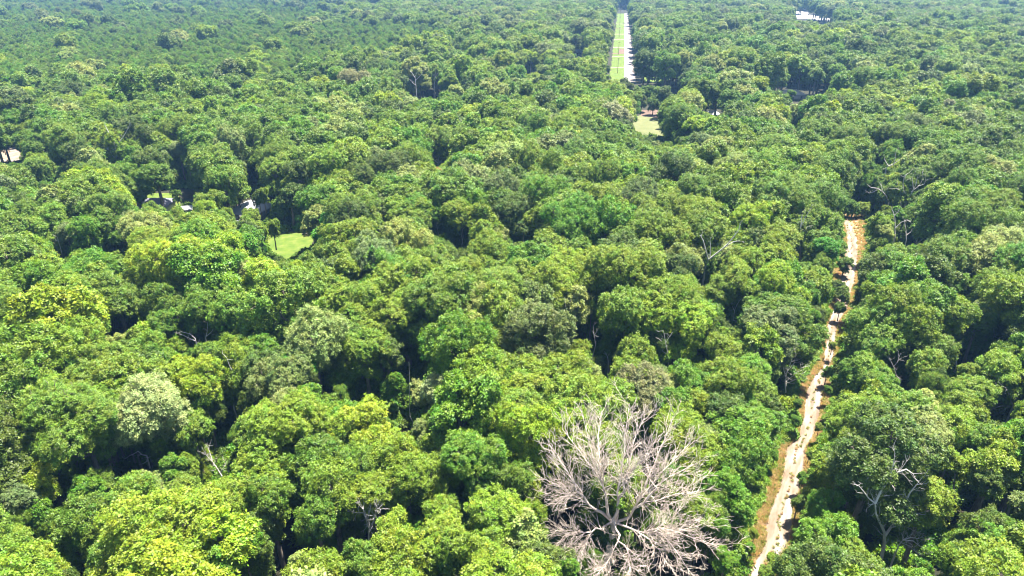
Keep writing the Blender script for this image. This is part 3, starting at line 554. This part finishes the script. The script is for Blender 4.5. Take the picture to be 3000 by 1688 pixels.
# ------------------------------------------------------------------ lay out the trees
T = []       # x, y, hc, r, colour, style
for row in HAND.replace('\n', ';').split(';'):
    a = row.split()
    if len(a) < 5: continue
    u, v, r = float(a[0]), float(a[1]), float(a[2])
    z = 13.5
    for _ in range(3):
        P = G(u, v, z); d = proj(*P)[2]; R = r*1.02*d/F; z = min(17.5, max(5.5, 8.0 + R*1.35)) if a[4][-1] != '!' else 3.8
    if v < 420: z = min(19, z+3); P = G(u, v, z)
    T.append([P.x, P.y, z, min(R, 9.5), a[3], STY[a[4][0]], a[4][-1] == '!'])
TA = np.array([t[:4] for t in T])
bl = blocked(TA[:, 0], TA[:, 1], TA[:, 2], TA[:, 3])
for i in [j for j in np.where(bl)[0] if not T[j][6]]:                      # shrink a listed crown rather than lose it
    for s in (.88, .75, .62, .5):
        if not blocked(TA[i:i+1, 0], TA[i:i+1, 1], TA[i:i+1, 2], TA[i:i+1, 3]*s)[0]: break
    T[i][3] *= s
    T[i][6] = 2 if s < .55 and blocked(TA[i:i+1, 0], TA[i:i+1, 1], TA[i:i+1, 2], TA[i:i+1, 3]*s)[0] else 0
T = [t for t in T if t[6] != 2 and (t[6] == True or not any((t[0]-a)**2+(t[1]-b)**2 < (c_+t[3]*.45)**2 for a, b, c_ in SUNC))]
NH = len(T)
def hue_field(x, y):
    return math.sin(x*.021+1.3)+math.sin(y*.017+x*.009)+math.sin(x*.05-y*.04)
def rcol(x, y):
    q = random.random()
    if y > 1250: return 'd'  # farthest crowns all dark: shade of the hazy distant band put into the tint
    if y > 620:
        return 'b' if q < .15 else 'd' if q < .24 else 'B' if q < .34 else 'l' if q < .68 else 'm' if q < .85 else 'p' if q < .93 else 'l'
    h = hue_field(x, y)
    if q < .10: return 'd'
    if q < .20: return 'k'
    if q < .235: return 'b'
    if q < .30: return 'p'
    if q < .35: return 'Y'
    if q < .353: return 'q'
    return 'y' if h+random.gauss(0, .9) > .7 else ('l' if h+random.gauss(0, .9) > -.2 else 'm')
grid = {}
def gkey(x, y): return int(x//10), int(y//10)
def gadd(t): grid.setdefault(gkey(t[0], t[1]), []).append(t)
for t in T: gadd(t)
def too_near(x, y, r, f):
    a, b = gkey(x, y)
    for i in range(a-2, a+3):
        for j in range(b-2, b+3):
            for t in grid.get((i, j), ()):
                if (t[0]-x)**2+(t[1]-y)**2 < (f*(t[3]+r))**2: return True
    return False
NC = 26000
yy = 40 + 270*np.sqrt(rng.random(NC)); xx = (rng.random(NC)*2-1)*(yy*.80+26)
rrs = np.clip(rng.lognormal(1.45, .28, NC), 2.2, 7.5); order = np.argsort(-rrs)   # the big ones first
xx, yy, rrs = xx[order], yy[order], rrs[order]
zc = np.clip(7.6+rrs*1.35+rng.normal(0, 1.0, NC), 5, 17.5)
ok = ~blocked(xx, yy, zc, rrs)
for fx, fy, fr in FREE: ok &= (xx-fx)**2+(yy-fy)**2 > (fr+rrs*.62)**2
for x, y, z, r in zip(xx[ok], yy[ok], zc[ok], rrs[ok]):
    if too_near(x, y, r, .51): continue
    st = random.choices(['oak', 'lobed', 'airy', 'feather'], [.5, .34, .14, .02])[0]
    t = [x, y, z, r, rcol(x, y), st, 0]; T.append(t); gadd(t)
NEAR_N = len(T)

# ------------------------------------------------------------------ which trees show largest -> individuals
W, Hh = 500, 281; s_ = W/3000
own = np.full((Hh, W), -1, int)
order = sorted(range(len(T)), key=lambda i: -(T[i][0]**2+T[i][1]**2))
YY, XX = np.mgrid[0:Hh, 0:W]
for i in order:
    x, y, z, r = T[i][:4]; u, v, d = proj(x, y, z); u *= s_; v *= s_; rx = r*F/d*s_; ry = rx*.85
    x0, x1, y0, y1 = int(max(u-rx, 0)), int(min(u+rx+2, W)), int(max(v-ry, 0)), int(min(v+ry+2, Hh))
    if x0 >= x1 or y0 >= y1: continue
    m_ = ((XX[y0:y1, x0:x1]-u)/rx)**2 + ((YY[y0:y1, x0:x1]-v)/ry)**2 < 1
    own[y0:y1, x0:x1][m_] = i
cnt = np.bincount(own[own >= 0].ravel(), minlength=len(T))
pick_i = [i for i in np.argsort(-cnt) if cnt[i] > 0][:300]
PICK = set(int(i) for i in pick_i)

# landmarks for the labels
LM = {'the huge bleached dead tree': (1800, 1430), 'the forked grey snag': (2100, 740), 'the Y-shaped dead tree': (2610, 1480), 'the white-roofed house': (725, 610), 'the grey-roofed house': (440, 590),
      'the mown lawn': (850, 715), 'the twiggy side opening of the track': (2350, 1080), 'the far end of the sandy track': (2505, 650), 'the silvery vase-shaped dead tree': (1080, 1525),
      'the reddish bare sapling': (630, 1355), 'the slender pole in the dark gap': (1199, 1140), 'the arching pinkish dead tip': (1530, 684), 'the tall thin forking trunk': (683, 1130),
      'the half-hidden metal shed': (355, 938), 'the thin grey top left of the track': (1950, 1020), 'the pair of slim bare stems': (172, 730), 'the tangled bleached dead tree': (2665, 550),
      'the pale lawn clearing': (1900, 380), 'the twisted white limb': (410, 1335), 'the leaning branchless trunk': (2962, 1465), 'the white leaning log': (2697, 706), 'the near end of the sandy track': (2225, 1640),
      'the drooping pale limbs': (2930, 1185), 'the crooked pale trunk': (1354, 700), 'the forked whitish snag': (340, 430), 'the white bare limb on pale crowns': (560, 985), 'the trunk in the dark opening': (2801, 1040),
      'the slim white stems in a thin crown': (1670, 925), 'the big dark pit in the canopy': (825, 1575), 'the brown-grey dead trunk': (2346, 690), 'the shaded stout trunk': (2795, 1430)}
DIRS = ['to the right of', 'in front and right of', 'in front of', 'in front and left of', 'to the left of', 'behind and left of', 'behind', 'behind and right of']
ORD = ['first', 'second', 'third', 'fourth', 'fifth', 'sixth', 'seventh', 'eighth', 'ninth', 'tenth', 'eleventh', 'twelfth']
info = {}
cells = {}
for i in PICK:
    ys, xs = np.where(own == i); info[i] = (xs.mean()/s_, ys.mean()/s_)
for i in PICK:
    u, v = info[i]
    for nme, (lu, lv) in LM.items():
        a = math.atan2(v-lv, u-lu); k = int(round(a/(math.pi/4))) % 8
        cells.setdefault((nme, k), []).append((math.hypot(u-lu, v-lv), i))
best = {}
for (nme, k), lst in cells.items():
    lst.sort()
    for n, (dst, i) in enumerate(lst):
        if n < 12:
            sc = n*90 + dst
            if i not in best or sc < best[i][0]: best[i] = (sc, nme, k, n)
TREES = []
def set_tint(o, c, j=.12):
    b = TINT[c]; s = 1+random.uniform(-j, j)
    o['tint'] = [b[0]*s*(1+random.uniform(-.08, .1)), b[1]*s, b[2]*s*(1+random.uniform(-.1, .15))]
stuff_pts = []
for i, (x, y, z, r, c, st, hnd) in enumerate(T):
    if i not in PICK: stuff_pts.append((x, y, z, r, c, st)); continue
    key = pick(st, r); vi = random.randrange(len(PROTO[key])); cm, tm = PROTO[key][vi]; s = r/key[1]
    root = empty('broadleaf_tree', (x, y, 0), random.uniform(0, 6.28))
    cr = obj('crown', cm, root, (0, 0, z)); sz = s*random.uniform(.92, 1.12); cr.scale = (s*random.uniform(.92, 1.18), s*random.uniform(.85, 1.08), sz); set_tint(cr, c)
    tr = obj('trunk', tm, root, (0, 0, z)); tr.scale = (s, s, z/14.0)
    size = 'small' if r < 3.3 else 'big' if r > 6 else ''
    if i in best: _, nme, k, n = best[i]; lab = f"{size} {WORDS[c]} {SHAPE[st]} tree, {ORD[n]} crown {DIRS[k]} {nme}"
    else: lab = f"{size} {WORDS[c]} {SHAPE[st]} tree deep in the closed canopy"
    lab = ' '.join(lab.split())
    if len(lab.split()) > 16: lab = lab.replace(SHAPE[st]+' ', '', 1)
    if len(lab.split()) > 16: lab = lab.replace(' crown ', ' ', 1)
    if len(lab.split()) > 16: lab = lab.replace(' in front and ', ' front ', 1)
    if len(lab.split()) > 16 and size: lab = lab.replace(size+' ', '', 1)
    tag(root, lab, 'tree', 'leafy trees of the near woods')

# ------------------------------------------------------------------ scatter: one object of stuff through geometry nodes
def scatter(name, pts, protos, label, cat):
    """pts: list of (x,y,z,rz,sx,sy,sz,idx,tint); protos: meshes"""
    n = len(pts); me = bpy.data.meshes.new(name); P = np.array([p[:3] for p in pts], np.float32)
    me.vertices.add(n); me.vertices.foreach_set('co', P.ravel())
    def av(nm, typ, arr, key='vector'):
        a = me.attributes.new(nm, typ, 'POINT'); a.data.foreach_set(key, np.asarray(arr, np.float32 if typ != 'INT' else np.int32).ravel())
    av('rot', 'FLOAT_VECTOR', [(p[9] if len(p) > 9 else 0, 0, p[3]) for p in pts]); av('scl', 'FLOAT_VECTOR', [p[4:7] for p in pts])
    av('idx', 'INT', [p[7] for p in pts], 'value'); av('tint', 'FLOAT_VECTOR', [p[8] for p in pts])
    o = obj(name, me)
    ng = bpy.data.node_groups.new(name, 'GeometryNodeTree')
    ng.interface.new_socket('Geometry', in_out='INPUT', socket_type='NodeSocketGeometry'); ng.interface.new_socket('Geometry', in_out='OUTPUT', socket_type='NodeSocketGeometry')
    N, L = ng.nodes, ng.links
    gi, go = N.new('NodeGroupInput'), N.new('NodeGroupOutput'); ip = N.new('GeometryNodeInstanceOnPoints'); gti = N.new('GeometryNodeGeometryToInstance')
    def na(nm, t):
        a = N.new('GeometryNodeInputNamedAttribute'); a.data_type = t; a.inputs['Name'].default_value = nm; return a.outputs['Attribute']
    for pm in reversed(protos):
        po = bpy.data.objects.new('source_'+pm.name, pm)
        oi = N.new('GeometryNodeObjectInfo'); oi.inputs['Object'].default_value = po; oi.inputs['As Instance'].default_value = False
        L.new(oi.outputs['Geometry'], gti.inputs[0])
    L.new(gi.outputs[0], ip.inputs['Points']); L.new(gti.outputs[0], ip.inputs['Instance']); ip.inputs['Pick Instance'].default_value = True
    L.new(na('idx', 'INT'), ip.inputs['Instance Index']); L.new(na('rot', 'FLOAT_VECTOR'), ip.inputs['Rotation']); L.new(na('scl', 'FLOAT_VECTOR'), ip.inputs['Scale'])
    L.new(ip.outputs[0], go.inputs[0])
    md = o.modifiers.new('scatter', 'NODES'); md.node_group = ng
    tag(o, label, cat, kind='stuff'); return o
def whole_tree(R, style, ll, dens, L=14.0):
    V, Q, sh, cl, lobes = crown(R, style, ll, dens); tb = trunk_mb(R, lobes, L, 4, .2)
    TV = np.concatenate(tb.V); TQ = np.concatenate(tb.Q)
    n = len(Q); m_ = len(TQ)
    return mesh_np('tree_'+style, np.concatenate([V, TV]), np.concatenate([Q, TQ+len(V)]), [M_LEAF, M_BARK], mi=np.r_[np.zeros(n), np.ones(m_)], attrs={'shade': np.r_[sh, np.zeros(m_)], 'clump': np.r_[cl, np.zeros(m_)]})
def tcol(c, j=.14):
    b = TINT[c]; s = 1+random.uniform(-j, j); return (b[0]*s*(1+random.uniform(-.08, .1)), b[1]*s, b[2]*s*(1+random.uniform(-.1, .15)))
FAR = [('oak', 5.0), ('oak', 5.0), ('oak', 5.0), ('lobed', 5.0), ('lobed', 5.0), ('lobed', 5.0), ('airy', 5.0), ('feather', 4.0)]
far_meshes = [whole_tree(R, s, .34, .9) for s, R in FAR]
pine_meshes = [whole_tree(3.0, 'pine', .42, 1.0, 15.0) for _ in range(3)]
idxs = {'oak': (0, 1, 2), 'lobed': (3, 4, 5), 'airy': (6,), 'feather': (7,)}
fpts = []
for x, y, z, r, c, st in stuff_pts:
    i = random.choice(idxs[st]); s = r/FAR[i][1]; fpts.append((x, y, z, random.uniform(0, 6.28), s, s, s, i, tcol(c)))
# the woods beyond: jittered grid
FX, FY, FR_ = [], [], []
def jgrid(y0, y1, sp_):
    for y in np.arange(y0, y1, sp_):
        n = int((y*.80+30)*2/sp_); x = np.linspace(-(y*.80+30), y*.80+30, n)
        FX.append(x+rng.uniform(-.42, .42, n)*sp_); FY.append(y+rng.uniform(-.42, .42, n)*sp_); FR_.append(np.clip(rng.normal(sp_*.66, sp_*.24, n), 2.6, 10))
jgrid(314, 520, 8.0); jgrid(520, 950, 10.5); jgrid(950, 2300, 14)
FX, FY, FR_ = map(np.concatenate, (FX, FY, FR_))
FZ = np.clip(8.5+FR_*1.1+rng.normal(0, 1.6, len(FX)), 6, 22)
def is_pine(x, y): # planted pines stand in the far left
    return x < -.20*y + 60*math.sin(y*.012) + 20 and y > 400 and y < 1300
ppts = []
okf = ~blocked(FX, FY, FZ, FR_, 1.0, 1.05)
for fx, fy, fr in FREE: okf &= (FX-fx)**2+(FY-fy)**2 > (fr+FR_*.6)**2
# road corridor and sandbar ground stay open
for v in np.arange(30, 250, 1.5):
    l = 1785+24*(240-v)/200; r = 1860-21*(240-v)/200; p, q = G(l, v), G(r, v)
    okf &= (FX-(p.x+q.x)/2)**2+(FY-p.y)**2 > ((q.x-p.x)/2+FR_*.7)**2
for x, y, z, r in zip(FX[okf], FY[okf], FZ[okf], FR_[okf]):
    if is_pine(x, y):
        for _ in range(3 if y < 800 else 2):
            i = random.randrange(3); rr = random.uniform(2.1, 3.2); s = rr/3.0; c = random.choice('mkdmlk')
            ppts.append((x+random.uniform(-4, 4), y+random.uniform(-4, 4), 14+random.uniform(-1.2, 2), random.uniform(0, 6.28), s, s, s*1.1, i, tcol(c)))
        if random.random() < .93: continue
    st = random.choices(['oak', 'lobed', 'airy'], [.6, .34, .06])[0]; i = random.choice(idxs[st]); s = r/FAR[i][1]
    fpts.append((x, y, z, random.uniform(0, 6.28), s, s, s*random.uniform(.85, 1.1), i, tcol(rcol(x, y))))
print('near', NEAR_N, 'far', len(fpts), 'pines', len(ppts))
scatter('far_forest', fpts, far_meshes, 'endless mixed green woodland canopy reaching the far horizon', 'forest')
scatter('pine_forest', ppts, pine_meshes, 'dense stand of narrow dark green pines in the distant woods', 'pine forest')

# understory: slight young trees filling the canopy's lower storey
spts = []; n = 15000
sx = rng.random(n); sy = 45+275*np.sqrt(rng.random(n)); sx = (sx*2-1)*(sy*.8+22); sr = rng.uniform(1.6, 3.4, n); szc = rng.uniform(4.5, 11.5, n)
ok = ~blocked(sx, sy, szc, sr)
for fx, fy, fr in FREE: ok &= (sx-fx)**2+(sy-fy)**2 > (fr+sr*.7)**2
for x, y, z, r in zip(sx[ok], sy[ok], szc[ok], sr[ok]):
    i = random.randrange(8); s = r/FAR[i][1]; spts.append((x, y, z, random.uniform(0, 6.28), s, s, s*1.25, i, tcol(random.choice('kmmlyd'))))
scatter('understory', spts, far_meshes, 'slender young green trees filling the gaps beneath the canopy', 'understory')

# undergrowth
def bush(R, ll, n=26):
    C = unit(rng.normal(size=(n, 3)))*R*rng.uniform(.3, .75, (n, 1)); C[:, 2] = np.abs(C[:, 2])*.9
    V, Q, sh, cl = clump_leaves(C, unit(C), np.full(n, R*.42), 16, 7, ll, ll*.55, .8, .5)
    return mesh_np('bush', V, Q, [M_LEAF], attrs={'shade': sh, 'clump': cl})
bushes = [bush(1.5, .3), bush(1.5, .26), bush(1.5, .34)]
upts = []
n = 24000
ux = rng.random(n); uy = 45+290*np.sqrt(rng.random(n)); ux = (ux*2-1)*(uy*.8+20)
ok = np.ones(n, bool)
for fx, fy, fr in FREE: ok &= (ux-fx)**2+(uy-fy)**2 > (fr+.5)**2
def inpoly(px, X, Y):
    P = [G(u, v) for u, v in px]; c = np.zeros(len(X), bool); j = len(P)-1
    for i in range(len(P)):
        xi, yi, xj, yj = P[i].x, P[i].y, P[j].x, P[j].y
        c ^= ((yi > Y) != (yj > Y)) & (X < (xj-xi)*(Y-yi)/((yj-yi) or 1e-9)+xi); j = i
    return c
for px in (LAWN1, SPUR, CLR, [(395, 566), (520, 566), (540, 640), (400, 640)], [(640, 600), (790, 600), (780, 690), (650, 700)]): ok &= ~inpoly(px, ux, uy)
for x, y in zip(ux[ok], uy[ok]):
    s = random.uniform(.6, 1.7); upts.append((x, y, 0, random.uniform(0, 6.28), s, s, s*random.uniform(.8, 1.5), random.randrange(3), tcol(random.choice('kmmdy'))))
# brushy edge of the track
for v in np.arange(630, 1690, 3.0):
    l, r = lerp_rows(VERGE, v)
    for u, sg in ((l, -1), (r, 1)):
        P = G(u, v); s = random.uniform(.45, 1.0); x = P.x+sg*random.uniform(.7, 2.8)
        upts.append((x, P.y, 0, random.uniform(0, 6.28), s, s, s, random.randrange(3), tcol(random.choice('yykml'))))
scatter('undergrowth', upts, bushes, 'leafy shrubs and saplings crowding the shaded forest floor', 'undergrowth')
# dry grass tufts on the verge
def tuft(h, n=46):
    a = rng.random(n)*6.28; b = np.stack([np.cos(a), np.sin(a), 0*a], 1)*rng.uniform(0, .25, (n, 1)); tip = b + np.stack([np.cos(a)*.3, np.sin(a)*.3, np.full(n, h)], 1)*rng.uniform(.5, 1.1, (n, 1))
    s_ = np.stack([-np.sin(a), np.cos(a), 0*a], 1)*.035
    V = np.stack([b-s_, b+s_, tip+s_*.4, tip-s_*.4], 1).reshape(-1, 3); Q = np.arange(len(V)).reshape(-1, 4)
    return mesh_np('tuft', V, Q, [M_LEAF], attrs={'shade': rng.random(n), 'clump': rng.random(n)*.5+.25})
tufts = [tuft(.35), tuft(.5)]
gp = []
for v in np.arange(622, 1700, .55):
    l, r = lerp_rows(VERGE, v); sl, sr = lerp_rows(SAND, v)
    if random.random() < .09:      # sparse tufts along the crown of the track
        u = (sl+sr)/2 + random.gauss(0, 3); P = G(u, v); s = random.uniform(.3, .7); gp.append((P.x, P.y, 0, random.uniform(0, 6.28), s, s, s, random.randrange(2), random.choice([(.40, .27, .13), (.22, .24, .06)])))
    for a, b in ((l-2, sl+.5), (sr-.5, r+2)):
        for _ in range(3):
            if b-a < 2: continue
            u = random.uniform(a, b)
            if random.random() < .5: u = a + (u-a)*.5 if a < sl else b-(b-u)*.5
            P = G(u, v); s = random.uniform(.5, 1.2); c = random.choice([(.46, .29, .11), (.48, .33, .15), (.32, .28, .08), (.18, .24, .04), (.52, .38, .21)])
            gp.append((P.x, P.y, 0, random.uniform(0, 6.28), s, s, s, random.randrange(2), c))
scatter('dry_grass', gp, tufts, 'dry orange and green grass tufts along the sandy track edges', 'grass')

# ------------------------------------------------------------------ buildings
def facing(p): return math.atan2(-p.x, p.y)
def house(name, uv, hz, wx, wy, wall_h, rise, roof_m, wall_m, label, rot=0.0, hip=True, cat='house'):
    """uv = where the ridge is seen"""
    P = G(*uv, z=wall_h+rise); rz = facing(P)*-1*0 + rot
    root = empty(name, (P.x, P.y, 0), rz); tag(root, label, cat)
    b = MB(); b.box(-wx/2, wx/2, -wy/2, wy/2, 0, wall_h); obj('wall', b.mesh('wall', wall_m), root)
    e = .5; r = MB(); X, Yh = wx/2+e, wy/2+e; k = min(wx, wy)/2*.9 if hip else 0
    zt = wall_h+rise; z0 = wall_h
    if wx >= wy: a, c = (-X+k, 0, zt), (X-k, 0, zt); q = [(-X, -Yh, z0), (X, -Yh, z0), (X, Yh, z0), (-X, Yh, z0)]; r.quad(q[0], q[1], c, a); r.quad(q[2], q[3], a, c); sides = [(q[1], q[2], c), (q[3], q[0], a)]
    else: a, c = (0, -Yh+k, zt), (0, Yh-k, zt); q = [(-X, -Yh, z0), (X, -Yh, z0), (X, Yh, z0), (-X, Yh, z0)]; r.quad(q[1], q[2], c, a); r.quad(q[3], q[0], a, c); sides = [(q[0], q[1], a), (q[2], q[3], c)]
    V = np.concatenate(r.V); Q = np.concatenate(r.Q); n = len(V)
    V2 = np.array([p for t in sides for p in t], float); Tt = np.arange(len(V2)).reshape(-1, 3)+n
    soff = np.array([[-X+.02, -Yh+.02, z0-.15], [X-.02, -Yh+.02, z0-.15], [X-.02, Yh-.02, z0-.15], [-X+.02, Yh-.02, z0-.15]]); m0 = n+len(V2)
    V = np.concatenate([V, V2, soff]); Q = np.concatenate([Q, [[m0, m0+3, m0+2, m0+1]]])
    obj('roof', mesh_np('roof', V, [Q, Tt], [roof_m]), root)
    d = MB(); d.box(-.5, .5, -wy/2-.06, -wy/2-.003, .02, 2.1); obj('door', d.mesh('door', M_DOOR), root)
    for x in (-wx*.33, wx*.33):
        wn = MB(); wn.box(x-.6, x+.6, -wy/2-.05, -wy/2-.003, 1.0, 2.1); obj('window', wn.mesh('window', M_GLASS), root)
    return root
house('house', (728, 589), 0, 10.5, 11.5, 3.0, 2.6, M_ROOFW, M_WALL, 'house with a bright white hipped metal roof half hidden by trees', -.25)
house('house', (440, 580), 0, 12, 8, 2.8, 1.8, M_ROOFL, M_WALL, 'low house with a lilac-grey roof beside a strip of lawn', .1)
house('shed', (546, 603), 0, 3.4, 3, 2.4, .8, M_ROOFW, M_WALL, 'small white shed between the two houses', .2, False, 'shed')
house('carport', (670, 650), 0, 3.2, 4, 2.2, .5, M_ROOFL, M_WALL, 'small bluish outbuilding in front of the white-roofed house', .0, False, 'shed')
house('shed', (357, 934), 0, 4.6, 4, 2.6, .7, M_ROOFL, M_DOOR, 'dark shed with a pale metal roof sunk among the trees', .15, False, 'shed')
house('shed', (340, 742), 0, 2.4, 2.4, 2.2, .6, M_ROOFW, M_WALL, 'tiny white shed corner showing in a shaded gap', .3, False, 'shed')
house('house', (2315, 262), 0, 16, 10, 3, 2.6, M_TANW, M_TANW, 'distant tan house among dark oaks right of the pale lawn', .15)
house('house', (2086, 323), 0, 7, 6, 2.8, 1.6, M_ROOFW, M_WALL, 'little white house poking through the middle distant canopy', .1)
house('house', (166, 467), 0, 7, 5, 2.8, 1.5, M_ROOFW, M_WALL, 'white-roofed cottage right of the bare pale clearing', .1)
house('shed', (140, 527), 0, 6, 4, 2.4, 1.0, M_ROOFW, M_WALL, 'low white shed roof between bright green trees', .3, False, 'shed')
house('house', (1690, 145), 0, 8, 7, 3, 2, M_ROOFW, M_WALL, 'far white house seen left of the mown strip', .1)
# brush pile beside the lawn
P = G(903, 690); root = empty('brush_pile', P)
tag(root, 'pale pinkish heap of cut logs at the edge of the mown lawn', 'log pile')
for k in range(9):
    a = random.uniform(-.5, .5); mb = MB(); L = random.uniform(1.2, 2.2); c = np.array([random.uniform(-1.4, 1.4), random.uniform(-.7, .7), .25+.28*(k % 3)])
    dv = np.array([math.cos(a), math.sin(a), random.uniform(-.1, .1)])*L/2
    mb.tube([c-dv, c, c+dv], [.2, .22, .18], 7); obj('log', mb.mesh('log', M_DEAD, True), root)

# utility poles along the mown strip
tops = []
for k, v in enumerate((215, 160, 110, 75, 52)):
    u = 1808+9*(240-v)/200; P = G(u, v); tops.append(P)
for k, P in enumerate(tops):
    root = empty('utility_pole', P); tag(root, f'dark wooden utility pole on the mown strip, {ORD[k]} counting away from the lawn', 'utility pole', 'utility poles on the mown strip')
    a = MB(); a.tube([(0, 0, -.2), (0, 0, 6), (0, 0, 11)], [.17, .15, .12], 8); obj('pole', a.mesh('pole', M_POLE, True), root)
    a = MB(); a.box(-1.1, 1.1, .13, .22, 10.2, 10.35); obj('crossarm', a.mesh('crossarm', M_POLE), root)
wm = MB()
for sx in (-1.0, 1.0):
    for A, B in zip(tops, tops[1:]):
        wm.tube([(A.x+(B.x-A.x)*t+sx, A.y+(B.y-A.y)*t, 10.4-1.6*math.sin(t*math.pi)) for t in np.linspace(0, 1, 9)], .03, 4)
tag(obj('power_line', wm.mesh('power_line', M_WIRE)), 'thin black power lines strung above the mown strip', 'power line')

# ------------------------------------------------------------------ haze
hb = MB(); hb.box(-2600, 2600, -60, 3200, -1, 82)
hm = bpy.data.materials.new('haze'); hm.use_nodes = True; hn, hl = hm.node_tree.nodes, hm.node_tree.links
hn.remove(hn['Principled BSDF']); pv = hn.new('ShaderNodeVolumePrincipled'); pv.inputs['Color'].default_value = (.28, .56, 1, 1); pv.inputs['Density'].default_value = .00012; pv.inputs['Anisotropy'].default_value = .1
hl.new(pv.outputs[0], hn['Material Output'].inputs['Volume'])
HZ = obj('haze', hb.mesh('haze', hm)); tag(HZ, 'thin bluish summer haze over the distant woods', 'haze', kind='stuff')
